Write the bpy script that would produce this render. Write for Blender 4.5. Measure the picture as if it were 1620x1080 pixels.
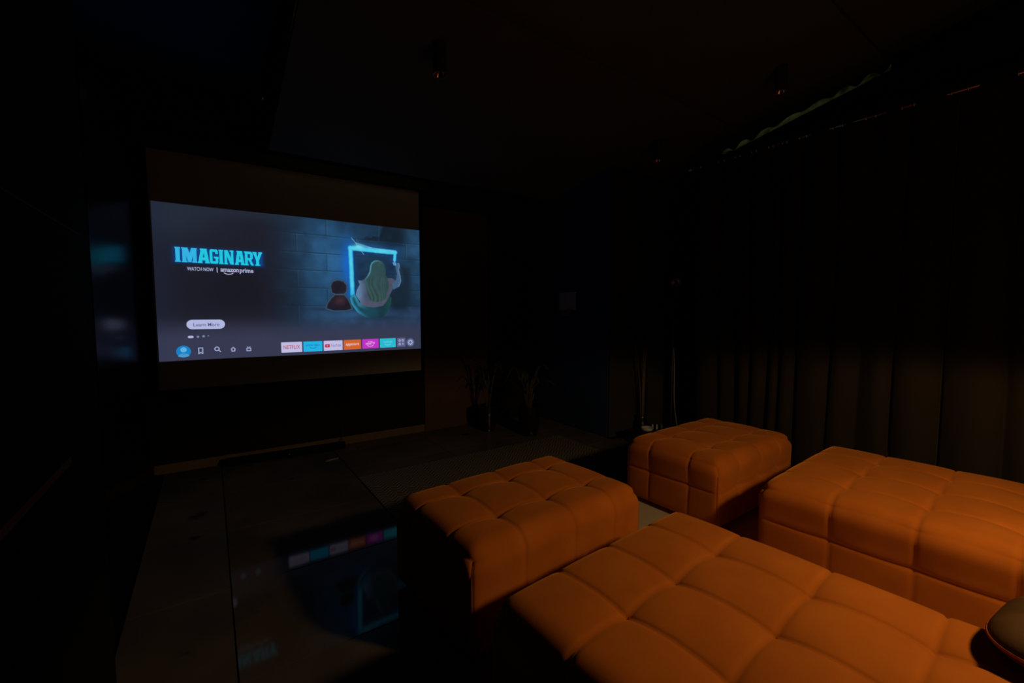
import bpy, bmesh, math, random
import numpy as np
from mathutils import Vector, Matrix

random.seed(7)
rng = np.random.default_rng(5)
for o in list(bpy.data.objects):
    bpy.data.objects.remove(o, do_unlink=True)
scene = bpy.context.scene
COL = scene.collection

# ------------------------------------------------------------------ camera, world, light, exposure
cam_d = bpy.data.cameras.new('camera')
cam = bpy.data.objects.new('camera', cam_d)
COL.objects.link(cam)
cam_d.sensor_width = 36.0
cam_d.lens = 693.6 * 36.0 / 1620.0
cam_d.clip_start = 0.02
yw, pt, rl = (math.radians(v) for v in (34.57, 3.89, -0.037))
fwd = Vector((math.sin(yw) * math.cos(pt), math.cos(yw) * math.cos(pt), -math.sin(pt)))
rgt = Vector((math.cos(yw), -math.sin(yw), 0))
upv = rgt.cross(fwd)
r2 = math.cos(rl) * rgt + math.sin(rl) * upv
u2 = -math.sin(rl) * rgt + math.cos(rl) * upv
m = Matrix((r2, u2, -fwd)).transposed().to_4x4()
m.translation = Vector((0, 0, 1.5))
cam.matrix_world = m
scene.camera = cam

world = bpy.data.worlds.new('world')
scene.world = world
world.use_nodes = True
world.node_tree.nodes['Background'].inputs[0].default_value = (0.75, 0.8, 0.42, 1)
world.node_tree.nodes['Background'].inputs[1].default_value = 0.035


def lamp(name, kind, loc, target, energy, color, **kw):
    d = bpy.data.lights.new(name, kind)
    d.energy = energy
    d.color = color
    for k, v in kw.items():
        setattr(d, k, v)
    o = bpy.data.objects.new(name, d)
    COL.objects.link(o)
    o.location = loc
    o.rotation_euler = (Vector(target) - Vector(loc)).to_track_quat('-Z', 'Y').to_euler()
    return o


# shaded warm lamp standing just outside the right edge of the frame
lamp('warm_lamp_light', 'SPOT', (2.40, -0.34, 1.82), (2.42, 0.04, 0.0), 60, (1.0, 0.62, 0.26),
     spot_size=math.radians(140), spot_blend=0.16, shadow_soft_size=0.08)
# added warm fill that lifts the ceiling and dim walls, in place of bounced light
lamp('room_fill', 'POINT', (2.3, -0.8, 1.9), (2.4, 3.2, 1.2), 3.5, (1.0, 0.70, 0.38), shadow_soft_size=0.4)

vs = scene.view_settings
scene.display_settings.display_device = 'sRGB'
vs.view_transform = 'Standard'
vs.look = 'None'
vs.gamma = 1.0
vs.exposure = 0.0
vs.use_curve_mapping = False


# ------------------------------------------------------------------ materials
def s2l(c):
    c = np.asarray(c, float)
    return np.where(c <= 0.04045, c / 12.92, ((c + 0.055) / 1.055) ** 2.4)


def mat(name, color, rough=0.6, metal=0.0, spec=0.5, noise=None, bump=None, sheen=None, emit=None, coat=0.0):
    """noise=(scale, colour2, contrast) bump=(scale, strength, distance)"""
    M = bpy.data.materials.new(name)
    M.use_nodes = True
    nt = M.node_tree
    b = nt.nodes['Principled BSDF']
    b.inputs['Base Color'].default_value = (*color, 1)
    b.inputs['Roughness'].default_value = rough
    b.inputs['Metallic'].default_value = metal
    b.inputs['Specular IOR Level'].default_value = spec
    b.inputs['Coat Weight'].default_value = coat
    tc = nt.nodes.new('ShaderNodeTexCoord')
    if noise:
        n = nt.nodes.new('ShaderNodeTexNoise')
        n.inputs['Scale'].default_value = noise[0]
        n.inputs['Detail'].default_value = 6
        r = nt.nodes.new('ShaderNodeValToRGB')
        r.color_ramp.elements[0].position = 0.5 - noise[2]
        r.color_ramp.elements[0].color = (*color, 1)
        r.color_ramp.elements[1].position = 0.5 + noise[2]
        r.color_ramp.elements[1].color = (*noise[1], 1)
        nt.links.new(tc.outputs['Object'], n.inputs['Vector'])
        nt.links.new(n.outputs['Fac'], r.inputs[0])
        nt.links.new(r.outputs[0], b.inputs['Base Color'])
    if bump:
        n = nt.nodes.new('ShaderNodeTexNoise')
        n.inputs['Scale'].default_value = bump[0]
        n.inputs['Detail'].default_value = 4
        bp = nt.nodes.new('ShaderNodeBump')
        bp.inputs['Strength'].default_value = bump[1]
        bp.inputs['Distance'].default_value = bump[2]
        nt.links.new(tc.outputs['Object'], n.inputs['Vector'])
        nt.links.new(n.outputs['Fac'], bp.inputs['Height'])
        nt.links.new(bp.outputs[0], b.inputs['Normal'])
    if sheen:
        b.inputs['Sheen Weight'].default_value = sheen[0]
        b.inputs['Sheen Roughness'].default_value = sheen[1]
        b.inputs['Sheen Tint'].default_value = (*sheen[2], 1)
    if emit:
        b.inputs['Emission Color'].default_value = (*emit, 1)
        b.inputs['Emission Strength'].default_value = 1.0
    return M


MT = {}
MT['velvet'] = mat('orange_velvet', (0.46, 0.125, 0.014), 0.95, spec=0.1, noise=(5.0, (0.60, 0.17, 0.02), 0.25),
                   bump=(420, 0.25, 0.0015), sheen=(0.6, 0.45, (1.0, 0.40, 0.08)))
MT['piping'] = mat('dark_piping', (0.38, 0.10, 0.012), 0.9, spec=0.1)
MT['black_plastic'] = mat('black_plastic', (0.006, 0.006, 0.006), 0.5)
MT['black_wall'] = mat('black_paint', (0.010, 0.010, 0.011), 0.85, spec=0.2, bump=(60, 0.1, 0.002))
MT['deep_black'] = mat('deep_black', (0.004, 0.004, 0.004), 0.9, spec=0.1)
MT['blue_wall'] = mat('navy_paint', (0.022, 0.045, 0.13), 0.8, spec=0.2, bump=(60, 0.1, 0.002))
MT['alcove'] = mat('olive_grey_wall', (0.030, 0.026, 0.014), 0.85, spec=0.2, noise=(3, (0.04, 0.034, 0.02), 0.2))
MT['ceiling'] = mat('brown_ceiling_board', (0.085, 0.085, 0.070), 0.9, spec=0.15, noise=(2.0, (0.10, 0.10, 0.085), 0.2))
MT['navy_ceiling'] = mat('navy_ceiling', (0.03, 0.09, 0.26), 0.85, spec=0.2)
MT['brown_panel'] = mat('brown_wall_panel', (0.085, 0.048, 0.028), 0.7, spec=0.3, noise=(4, (0.11, 0.06, 0.034), 0.3))
MT['wood_strip'] = mat('light_wood_strip', (0.13, 0.09, 0.055), 0.6, spec=0.3, noise=(9, (0.18, 0.125, 0.075), 0.3))
MT['rail_wood'] = mat('rail_wood', (0.10, 0.07, 0.04), 0.7, spec=0.2)
MT['dark_wood'] = mat('dark_wood_strip', (0.022, 0.014, 0.007), 0.7, spec=0.2)
MT['curtain'] = mat('dark_curtain_cloth', (0.024, 0.018, 0.011), 0.9, spec=0.15, bump=(260, 0.15, 0.002), sheen=(0.1, 0.4, (1, 0.8, 0.6)))
MT['screen_cloth'] = mat('white_screen_cloth', (0.45, 0.45, 0.45), 0.9, spec=0.1)
MT['brass'] = mat('aged_brass', (0.75, 0.55, 0.34), 0.25, metal=1.0)
MT['copper'] = mat('copper_reflector', (0.85, 0.38, 0.18), 0.18, metal=1.0)
MT['lamp_black'] = mat('satin_charcoal_metal', (0.05, 0.045, 0.042), 0.45, spec=0.5)
MT['lamp_rim'] = mat('grey_rim', (0.30, 0.27, 0.25), 0.35, metal=0.6)
MT['white_plastic'] = mat('white_plastic', (0.55, 0.55, 0.52), 0.5)
MT['board_white'] = mat('white_board', (0.42, 0.42, 0.44), 0.5)
MT['ring_orange'] = mat('orange_ring', (0.35, 0.10, 0.03), 0.5)
MT['net'] = mat('net_cord', (0.30, 0.26, 0.18), 0.8)
MT['leaf'] = mat('dark_leaf', (0.055, 0.060, 0.022), 0.55, noise=(20, (0.08, 0.075, 0.03), 0.3))
MT['stem'] = mat('plant_stem', (0.10, 0.06, 0.025), 0.8)
MT['pot'] = mat('black_glazed_pot', (0.010, 0.009, 0.008), 0.25, spec=0.6)
MT['soil'] = mat('dark_soil', (0.02, 0.014, 0.009), 0.95)
MT['bamboo'] = mat('dry_bamboo', (0.13, 0.085, 0.035), 0.7)
MT['cable_white'] = mat('white_cable', (0.42, 0.38, 0.30), 0.5)
MT['rug'] = None
MT['leather'] = mat('dark_brown_leather', (0.11, 0.055, 0.018), 0.55, spec=0.3, noise=(7, (0.06, 0.03, 0.010), 0.2), bump=(35, 0.3, 0.004))


def tile_material(name='dark_polished_tile', r0=0.03, r1=0.08, spec=0.06):
    M = mat(name, (0.055, 0.047, 0.040), 0.085, spec=spec)
    nt = M.node_tree
    b = nt.nodes['Principled BSDF']
    tc = nt.nodes.new('ShaderNodeNewGeometry')
    n = nt.nodes.new('ShaderNodeTexNoise'); n.inputs['Scale'].default_value = 1.7; n.inputs['Detail'].default_value = 8
    n2 = nt.nodes.new('ShaderNodeTexNoise'); n2.inputs['Scale'].default_value = 5.0; n2.inputs['Detail'].default_value = 3
    r = nt.nodes.new('ShaderNodeValToRGB')
    r.color_ramp.elements[0].position = 0.33; r.color_ramp.elements[0].color = (0.085, 0.070, 0.054, 1)
    r.color_ramp.elements[1].position = 0.65; r.color_ramp.elements[1].color = (0.150, 0.122, 0.092, 1)
    r2 = nt.nodes.new('ShaderNodeValToRGB')
    r2.color_ramp.elements[0].position = 0.27; r2.color_ramp.elements[0].color = (0.25, 0.22, 0.2, 1)
    r2.color_ramp.elements[1].position = 0.34; r2.color_ramp.elements[1].color = (1, 1, 1, 1)
    mx = nt.nodes.new('ShaderNodeMix'); mx.data_type = 'RGBA'; mx.blend_type = 'MULTIPLY'; mx.inputs[0].default_value = 1
    nt.links.new(tc.outputs['Position'], n.inputs['Vector']); nt.links.new(tc.outputs['Position'], n2.inputs['Vector'])
    nt.links.new(n.outputs['Fac'], r.inputs[0]); nt.links.new(n2.outputs['Fac'], r2.inputs[0])
    nt.links.new(r.outputs[0], mx.inputs[6]); nt.links.new(r2.outputs[0], mx.inputs[7])
    nt.links.new(mx.outputs[2], b.inputs['Base Color'])
    rr = nt.nodes.new('ShaderNodeMapRange')
    rr.inputs[3].default_value = r0; rr.inputs[4].default_value = r1
    nt.links.new(n.outputs['Fac'], rr.inputs[0]); nt.links.new(rr.outputs[0], b.inputs['Roughness'])
    return M


def rug_material():
    """fine herringbone weave in world metres"""
    M = mat('herringbone_weave', (0.1, 0.08, 0.06), 0.95, spec=0.1)
    nt = M.node_tree; L = nt.links
    b = nt.nodes['Principled BSDF']
    tc = nt.nodes.new('ShaderNodeNewGeometry')
    sp = nt.nodes.new('ShaderNodeSeparateXYZ'); L.new(tc.outputs['Position'], sp.inputs[0])

    def M_(op, a, bv=None):
        n = nt.nodes.new('ShaderNodeMath'); n.operation = op
        for i, v in enumerate((a, bv)):
            if v is None: continue
            if isinstance(v, (int, float)): n.inputs[i].default_value = v
            else: L.new(v, n.inputs[i])
        return n.outputs[0]
    px = M_('PINGPONG', sp.outputs[0], 0.06)
    st = M_('ADD', px, sp.outputs[1])
    w = M_('SINE', M_('MULTIPLY', st, 2 * math.pi / 0.042))
    f = M_('MULTIPLY_ADD', w, 0.5); nt.nodes[-1].inputs[2].default_value = 0.5
    r = nt.nodes.new('ShaderNodeValToRGB')
    r.color_ramp.elements[0].position = 0.25; r.color_ramp.elements[0].color = (0.090, 0.074, 0.054, 1)
    r.color_ramp.elements[1].position = 0.75; r.color_ramp.elements[1].color = (0.240, 0.200, 0.145, 1)
    L.new(f, r.inputs[0]); L.new(r.outputs[0], b.inputs['Base Color'])
    bp = nt.nodes.new('ShaderNodeBump'); bp.inputs['Strength'].default_value = 0.6; bp.inputs['Distance'].default_value = 0.003
    L.new(f, bp.inputs['Height']); L.new(bp.outputs[0], b.inputs['Normal'])
    return M


def fluted_material():
    """glossy black lacquer, brushed so that it smears reflections sideways only"""
    M = mat('glossy_fluted_black', (0.075, 0.08, 0.09), 0.22, metal=1.0)
    return M


MT['tile'] = tile_material()
MT['tile_worn'] = tile_material('worn_polished_tile', 0.10, 0.24, 0.03)
MT['tile_matte'] = tile_material('worn_matte_tile', 0.55, 0.75, 0.2)
MT['rug'] = rug_material()
MT['fluted'] = fluted_material()
MT['pale_rug'] = mat('pale_beige_rug', (0.50, 0.42, 0.30), 0.95, spec=0.1, bump=(300, 0.4, 0.003))

trl = bpy.data.materials.new('translucent_roof_sheet')
trl.use_nodes = True
nt = trl.node_tree
nt.nodes.remove(nt.nodes['Principled BSDF'])
t1 = nt.nodes.new('ShaderNodeBsdfTranslucent'); t1.inputs[0].default_value = (0.62, 0.62, 0.40, 1)
t2 = nt.nodes.new('ShaderNodeTexNoise'); t2.inputs['Scale'].default_value = 9
t3 = nt.nodes.new('ShaderNodeValToRGB')
t3.color_ramp.elements[0].position = 0.35; t3.color_ramp.elements[0].color = (0.10, 0.10, 0.06, 1)
t3.color_ramp.elements[1].position = 0.6; t3.color_ramp.elements[1].color = (0.72, 0.72, 0.45, 1)
t4 = nt.nodes.new('ShaderNodeTexCoord')
nt.links.new(t4.outputs['Object'], t2.inputs['Vector']); nt.links.new(t2.outputs['Fac'], t3.inputs[0])
nt.links.new(t3.outputs[0], t1.inputs[0]); nt.links.new(t1.outputs[0], nt.nodes['Material Output'].inputs[0])
MT['roof_sheet'] = trl


# ------------------------------------------------------------------ geometry helpers
def link(name, bm, material, parent=None, smooth=False):
    me = bpy.data.meshes.new(name)
    bmesh.ops.recalc_face_normals(bm, faces=bm.faces)
    bm.to_mesh(me); bm.free()
    me.materials.append(material)
    if smooth:
        me.polygons.foreach_set('use_smooth', [True] * len(me.polygons))
    o = bpy.data.objects.new(name, me)
    COL.objects.link(o)
    if parent: o.parent = parent
    return o


def box(bm, x0, y0, z0, x1, y1, z1, bev=0.0):
    r = bmesh.ops.create_cube(bm, size=1)
    for v in r['verts']:
        v.co = Vector(((x0 + x1) / 2 + v.co.x * (x1 - x0), (y0 + y1) / 2 + v.co.y * (y1 - y0), (z0 + z1) / 2 + v.co.z * (z1 - z0)))
    if bev:
        es = list({e for v in r['verts'] for e in v.link_edges})
        bmesh.ops.bevel(bm, geom=es, offset=bev, segments=2, affect='EDGES')


def obox(name, dims, material, parent=None, bev=0.0):
    bm = bmesh.new(); box(bm, *dims, bev=bev)
    return link(name, bm, material, parent)


def prism(bm, pts, axis_vec):
    """extrude polygon pts (3-D) along axis_vec"""
    vs_ = [bm.verts.new(p) for p in pts]
    f = bm.faces.new(vs_)
    r = bmesh.ops.extrude_face_region(bm, geom=[f])
    for v in r['geom']:
        if isinstance(v, bmesh.types.BMVert): v.co += Vector(axis_vec)


def tube(bm, path, rad, seg=8, cap=True):
    path = [Vector(p) for p in path]
    rads = rad if isinstance(rad, (list, tuple)) else [rad] * len(path)
    rings = []
    for i, p in enumerate(path):
        d = (path[min(i + 1, len(path) - 1)] - path[max(i - 1, 0)]).normalized()
        a = d.orthogonal().normalized() if i == 0 else (rings_a - d * rings_a.dot(d)).normalized()
        rings_a = a
        b = d.cross(a)
        rings.append([bm.verts.new(p + rads[i] * (math.cos(t) * a + math.sin(t) * b)) for t in [2 * math.pi * k / seg for k in range(seg)]])
    for A, B in zip(rings, rings[1:]):
        for k in range(seg):
            bm.faces.new((A[k], A[(k + 1) % seg], B[(k + 1) % seg], B[k]))
    if cap:
        bm.faces.new(rings[0][::-1]); bm.faces.new(rings[-1])


def lathe(bm, prof, c=(0, 0, 0), seg=24):
    rings = []
    for r, z in prof:
        if r < 1e-6:
            rings.append([bm.verts.new((c[0], c[1], c[2] + z))])
        else:
            rings.append([bm.verts.new((c[0] + r * math.cos(2 * math.pi * k / seg), c[1] + r * math.sin(2 * math.pi * k / seg), c[2] + z)) for k in range(seg)])
    for A, B in zip(rings, rings[1:]):
        for k in range(seg):
            q = [A[k % len(A)], A[(k + 1) % len(A)], B[(k + 1) % len(B)], B[k % len(B)]]
            q = list(dict.fromkeys(q))
            if len(q) > 2: bm.faces.new(q)


def struct(o, label=None):
    o['kind'] = 'structure'
    if label: o['label'] = label
    return o


def tag(o, label, cat, group=None):
    o['label'] = label; o['category'] = cat
    if group: o['group'] = group
    return o


def thing(name, label, cat, loc=(0, 0, 0), rz=0.0, group=None):
    o = bpy.data.objects.new(name, None)
    COL.objects.link(o)
    o.empty_display_size = 0.1
    o.location = loc; o.rotation_euler = (0, 0, rz)
    return tag(o, label, cat, group)


# ------------------------------------------------------------------ room shell
FW = 5.11
SLOPE, YF, ZF = 0.2, 4.6, 2.96


def cz(y): return ZF + SLOPE * (YF - y)


floor = struct(obox('floor', (-1.3, -1.7, -0.10, 5.1, FW + 0.2, -0.012), MT['deep_black']), 'black ground beneath the large polished floor tiles')
xs = [-0.40, 0.04, 1.05, 2.06, 3.07, 3.85]
ys = [-1.0, -0.25, 0.50, 1.25, 2.0, 2.75, 3.50, 4.25, FW]
for i in range(len(xs) - 1):
    for j in range(len(ys) - 1):
        obox('tile', (xs[i] + 0.003, ys[j] + 0.003, -0.012, xs[i + 1] - 0.003, ys[j + 1] - 0.003, 0.0), MT['tile_matte' if i == 0 else ('tile_worn' if j < 4 else 'tile')], floor, bev=0.0012)
# darker tiles beyond the blue wall and left of the tile field
for j in range(len(ys) - 1):
    if ys[j + 1] <= 3.6:
        obox('tile', (3.853, ys[j] + 0.003, -0.012, 4.86, ys[j + 1] - 0.003, 0.0), MT['tile'], floor, bev=0.0012)

struct(obox('wall_front', (-1.3, FW, 0.0, 3.86, FW + 0.12, 3.6), MT['black_wall']), 'black painted wall behind the projection screen')
struct(obox('baseboard_front', (-0.475, FW - 0.014, 0.0, 2.18, FW, 0.088), MT['wood_strip'], bev=0.002), 'light wooden skirting strip under the projection screen')
t = struct(obox('trim_1', (2.183, FW - 0.022, 0.0, 3.104, FW, 2.78), MT['brown_panel'], bev=0.003), 'tall dark brown wall panel right of the screen')

# alcove side (navy) wall and the return wall behind the bamboo
struct(obox('wall_right_front', (3.852, 3.60, 0.0, 4.90, FW + 0.12, 3.6), MT['blue_wall']), 'navy blue side wall carrying the small hoop')
struct(obox('wall_alcove', (3.862, 3.575, 0.0, 4.88, 3.60, 3.6), MT['alcove']), 'dim olive grey wall behind the bamboo stems')

# right wall follows the roof slope and stops short of it
bm = bmesh.new()
prism(bm, [(4.88, -1.7, 0), (4.88, 3.62, 0), (4.88, 3.62, cz(3.62) - 0.045), (4.88, -1.7, cz(-1.7) - 0.045)], (0.12, 0, 0))
struct(link('wall_right', bm, MT['black_wall']), 'black wall behind the dark curtains')
struct(obox('wall_back', (-1.3, -1.82, 0.0, 5.0, -1.7, 4.5), MT['black_wall']))
struct(obox('wall_left', (-1.42, -1.7, 0.0, -1.3, FW + 0.12, 4.5), MT['black_wall']))

# near black pillar at the left edge with its two thin wooden rails
pil = struct(obox('trim_2', (-0.52, -0.6, 0.0, -0.262, 1.64, 4.2), MT['deep_black'], bev=0.004), 'near black pillar filling the left edge')
obox('rail', (-0.262, 0.55, 1.176, -0.256, 1.30, 1.192), MT['rail_wood'], pil)
obox('rail', (-0.262, 0.55, 1.690, -0.258, 1.53, 1.693), MT['dark_wood'], pil)

# splayed glossy fluted corner panel left of the screen
corner = struct(bpy.data.objects.new('trim_3', None), 'glossy black splayed corner panel left of the screen catching blue light')
COL.objects.link(corner)
A = Vector((-0.725, 4.585, 0)); B = Vector((-0.50, 4.985, 0))
n_fl = 40
bm = bmesh.new()
nrm = Vector(((B - A).y, -(B - A).x, 0)).normalized()
prof = []
for i in range(n_fl * 6 + 1):
    s = i / (n_fl * 6)
    prof.append(A.lerp(B, s) + nrm * (0.0006 * math.sin(math.pi * s * 2.5)))
lo = [bm.verts.new((p.x, p.y, 0.10)) for p in prof]; hi = [bm.verts.new((p.x, p.y, 3.35)) for p in prof]
for i in range(len(prof) - 1): bm.faces.new((lo[i], lo[i + 1], hi[i + 1], hi[i]))
fl = link('lacquered_panel', bm, MT['fluted'], corner, smooth=True)
bm = bmesh.new()
prism(bm, [(A.x, A.y, 0), (B.x, B.y, 0), (B.x, FW - 0.001, 0), (A.x - 0.3, FW - 0.001, 0)], (0, 0, 0.098))
link('plinth', bm, MT['dark_wood'], corner)
bm = bmesh.new()
prism(bm, [(A.x - 0.5, A.y, 0.1), (A.x - 0.004, A.y + 0.004, 0.1), (B.x - 0.003, B.y + 0.004, 0.1), (B.x - 0.003, FW - 0.001, 0.1), (A.x - 0.5, FW - 0.001, 0.1)], (0, 0, 3.4))
link('backing', bm, MT['deep_black'], corner)

# ceiling : sloping brown boards, each stepping a little lower than the next, and a navy part on the left
ceil = struct(bpy.data.objects.new('ceiling', None), 'sloping dark brown boarded ceiling')
COL.objects.link(ceil)


def slab(name, outline, dz, thick, material, parent):
    bm = bmesh.new()
    pts = [(x, y, cz(y) + dz) for x, y in outline]
    prism(bm, pts, (0, 0, thick))
    return link(name, bm, material, parent)


slab('ceiling_board', [(0.50, YF), (3.80, YF), (3.80, 3.69), (4.80, 3.69), (4.75, 2.53), (0.50, 2.45)], 0.0, 0.06, MT['ceiling'], ceil)
slab('ceiling_board', [(0.50, 2.45), (4.83, 2.53), (4.88, 1.39), (0.50, 1.31)], 0.028, 0.06, MT['ceiling'], ceil)
slab('ceiling_board', [(0.50, 1.31), (4.93, 1.39), (4.93, -1.7), (0.50, -1.7)], 0.056, 0.06, MT['ceiling'], ceil)
struct(obox('ceiling_left', (-1.42, -1.7, 3.62, 0.52, FW + 0.12, 3.68), MT['navy_ceiling']), 'dark navy ceiling part above the left side')
struct(obox('ceiling_front', (0.4, YF + 0.08, 3.3, 5.1, FW + 0.12, 3.36), MT['deep_black']))
struct(obox('ceiling_side', (3.82, 3.60, 3.38, 5.05, FW + 0.12, 3.44), MT['deep_black']))
bm = bmesh.new()
prism(bm, [(0.50, YF, cz(YF) + 0.05), (0.50, -1.7, cz(-1.7) + 0.1), (0.50, -1.7, 4.7), (0.50, YF, 3.9)], (-0.03, 0, 0))
struct(link('trim_4', bm, MT['deep_black']), 'black fascia along the left edge of the ceiling')

# wavy translucent roof sheet seen in the slot above the right wall
bm = bmesh.new()
N = 240
lo, hi = [], []
for i in range(N + 1):
    y = 3.05 - i / N * 1.70
    w = 0.5 + 0.5 * math.sin(y * 2 * math.pi / 0.26 + 0.8 * math.sin(y * 3.1))
    x = 4.905
    lo.append(bm.verts.new((x + 0.01 * w, y, cz(y) - 0.045)))
    hi.append(bm.verts.new((x + 0.05 + 0.05 * w, y, cz(y) + 0.10 + 0.06 * w)))
for i in range(N): bm.faces.new((lo[i], lo[i + 1], hi[i + 1], hi[i]))
o = struct(link('trim_5', bm, MT['roof_sheet'], smooth=True), 'wavy olive translucent sheet in the slot above the curtain wall')
# ragged dark lining strip hanging over the upper part of the slot
bm = bmesh.new()
lo, hi = [], []
for i in range(N + 1):
    y = 3.10 - i / N * 1.76
    w = 0.5 + 0.5 * math.sin(y * 2 * math.pi / 0.21 + 1.3 * math.sin(y * 4.3))
    q = 0.5 + 0.5 * math.sin(y * 5.1 + 0.6)
    lo.append(bm.verts.new((4.865, y, cz(y) + 0.015 - 0.055 * (1 - w) ** 1.5 * (0.4 + 0.6 * q) - 0.012)))
    hi.append(bm.verts.new((4.868, y, cz(y) + 0.12)))
for i in range(N): bm.faces.new((lo[i], lo[i + 1], hi[i + 1], hi[i]))
struct(link('trim_8', bm, MT['dark_wood'], smooth=True), 'ragged dark lining strip above the curtain wall')
# rest of the slot is closed
slab_b = bmesh.new()
prism(slab_b, [(4.88, 1.37, cz(1.37) - 0.045), (4.88, -1.7, cz(-1.7) - 0.045), (4.88, -1.7, cz(-1.7) + 0.2), (4.88, 1.37, cz(1.37) + 0.2)], (0.1, 0, 0))
struct(link('trim_6', slab_b, MT['deep_black']))
slab_b = bmesh.new()
prism(slab_b, [(4.88, 3.66, cz(3.66) - 0.03), (4.88, 3.16, cz(3.16) - 0.03), (4.88, 3.16, cz(3.16) + 0.2), (4.88, 3.66, cz(3.66) + 0.2)], (0.1, 0, 0))
struct(link('trim_7', slab_b, MT['deep_black']))


# ------------------------------------------------------------------ tufted ottomans
def ottoman_mesh(w, d, SU, SV, low_front=False, H=0.496, zb=0.04, R=0.085):
    zmid = 0.270
    node_dep, puff = 0.027, 0.018
    vmap = {}
    verts, faces = [], []

    def samples(cuts, m=16):
        out = []
        for a, b in zip(cuts, cuts[1:]):
            for k in range(m):
                t_ = 0.5 - 0.5 * math.cos(math.pi * k / m)
                out.append(a + (0.55 * t_ + 0.45 * (k / m)) * (b - a))
        out.append(cuts[-1])
        return out
    U = [u - w / 2 for u in samples([0] + SU + [w])]
    V = [v - d / 2 for v in samples([0] + SV + [d])]
    lv = samples([0, zmid - zb], 12)
    hv = samples([0, H - zmid], 16)
    Z = [zb + q for q in lv[:-1]] + [zmid + q for q in hv]

    def seamdist(c, half, seams):
        """distance to nearest interior seam"""
        return min(abs(c + half - q) for q in seams)

    def f(p, face):
        x, y, z = p
        du = seamdist(x, w / 2, SU) if face != 'x' else None
        dv = seamdist(y, d / 2, SV) if face != 'y' else None
        dzm = abs(z - zmid) if face != 't' else None
        if low_front and face == 'y': dzm = 0.2
        if face == 't': a, b = du, dv
        elif face == 'y': a, b = du, dzm
        else: a, b = dv, dzm
        r = math.hypot(a, b)
        near = min(a, b)
        ca, cb = math.exp(-(a / 0.05) ** 1.3), math.exp(-(b / 0.05) ** 1.3)
        rim = 1.0
        if face == 't': rim = min(1.0, max(0.0, min(w / 2 - abs(x), d / 2 - abs(y)) / 0.10))
        hgt = puff * (1 - (0.08 + 0.22 * rim) * max(ca, cb)) - node_dep * math.exp(-(r / 0.062) ** 1.15)
        hgt -= 0.0085 * math.exp(-near / 0.0055)
        if face != 't':                        # the sides lie flatter than the top
            side = 0.55 + 0.45 * max(0.0, min(1.0, (z - zmid - 0.06) / 0.12))
            hgt = hgt * side - 0.004 * math.exp(-dzm / 0.007)
            hgt *= min(1.0, max(0.0, (z - zb) / 0.03)) * 0.8 + 0.2
        # fade towards vertical corner seams
        if face == 'y': e = w / 2 - abs(x)
        elif face == 'x': e = d / 2 - abs(y)
        else: e = None
        if e is not None:
            hgt = hgt * (1 - math.exp(-e / 0.05)) - 0.0025 * math.exp(-e / 0.004)
        else:
            e2 = math.hypot(max(0, 0.10 - (w / 2 - abs(x))), max(0, 0.10 - (d / 2 - abs(y))))
            hgt *= 1 - max(0.0, min(1.0, (e2 - 0.10) / 0.0414))
        return hgt

    def place(p, face):
        x, y, z = p
        a = abs(x) - (w / 2 - R); b = abs(y) - (d / 2 - R); c = z - (H - R)
        a, b, c = max(a, 0), max(b, 0), max(c, 0)
        n = 7.0
        da, db = w / 2 - abs(x), d / 2 - abs(y)
        e = (a ** n + b ** n) ** (1 / n) if (a > 0 and b > 0) else max(a, b)
        L_ = math.hypot(e, c)
        k = 1.0
        if L_ > R: k = R / L_
        bx = min(abs(x), w / 2 - R) + a * k
        by = min(abs(y), d / 2 - R) + b * k
        bz = min(z, H - R) + c * k
        nx, ny, nz_ = (a if a > 0 else 0) ** 3, (b if b > 0 else 0) ** 3, c ** 1
        nh = Vector((nx, ny, 0))
        if nh.length > 0: nh.normalize()
        if L_ > 1e-9: nv_ = nh * (e / L_) + Vector((0, 0, c / L_))
        else: nv_ = Vector((0, 0, 0))
        if face == 't' and nv_.length < 0.5: nv_ = Vector((0, 0, 1))
        if face == 'x' and nv_.length < 0.5: nv_ = Vector((1, 0, 0))
        if face == 'y' and nv_.length < 0.5: nv_ = Vector((0, 1, 0))
        nv_.normalize()
        hgt = f(p, face)
        sx, sy = (1 if x >= 0 else -1), (1 if y >= 0 else -1)
        bz -= max(0.0, (bz - zmid) / (H - zmid)) * (0.018 * math.exp(-(da + db) / 0.10) + 0.022 * math.exp(-min(da, db) / 0.09))
        return Vector((sx * bx, sy * by, bz)) + Vector((sx * nv_.x, sy * nv_.y, nv_.z)) * hgt

    acc = {}

    def vid(p, face):
        key = (round(p[0], 5), round(p[1], 5), round(p[2], 5))
        q = place(p, face)
        if key in vmap:
            i = vmap[key]; acc[i].append(q)
        else:
            i = len(verts); vmap[key] = i; verts.append(None); acc[i] = [q]
        return i

    def grid(A, Bv, fn, face, flip):
        ids = [[vid(fn(a, b), face) for b in Bv] for a in A]
        for i in range(len(A) - 1):
            for j in range(len(Bv) - 1):
                q = (ids[i][j], ids[i + 1][j], ids[i + 1][j + 1], ids[i][j + 1])
                faces.append(q[::-1] if flip else q)
    grid(U, V, lambda a, b: (a, b, H), 't', False)
    grid(U, Z, lambda a, b: (a, -d / 2, b), 'y', False)
    grid(U, Z, lambda a, b: (a, d / 2, b), 'y', True)
    grid(V, Z, lambda a, b: (-w / 2, a, b), 'x', True)
    grid(V, Z, lambda a, b: (w / 2, a, b), 'x', False)
    for i, l in acc.items():
        s = Vector((0, 0, 0))
        for q in l: s += q
        verts[i] = s / len(l)
    me = bpy.data.meshes.new('upholstery')
    me.from_pydata([tuple(v) for v in verts], [], faces)
    bm = bmesh.new(); bm.from_mesh(me)
    bed = [e for e in bm.edges if e.is_boundary]
    bmesh.ops.contextual_create(bm, geom=bed)
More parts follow.
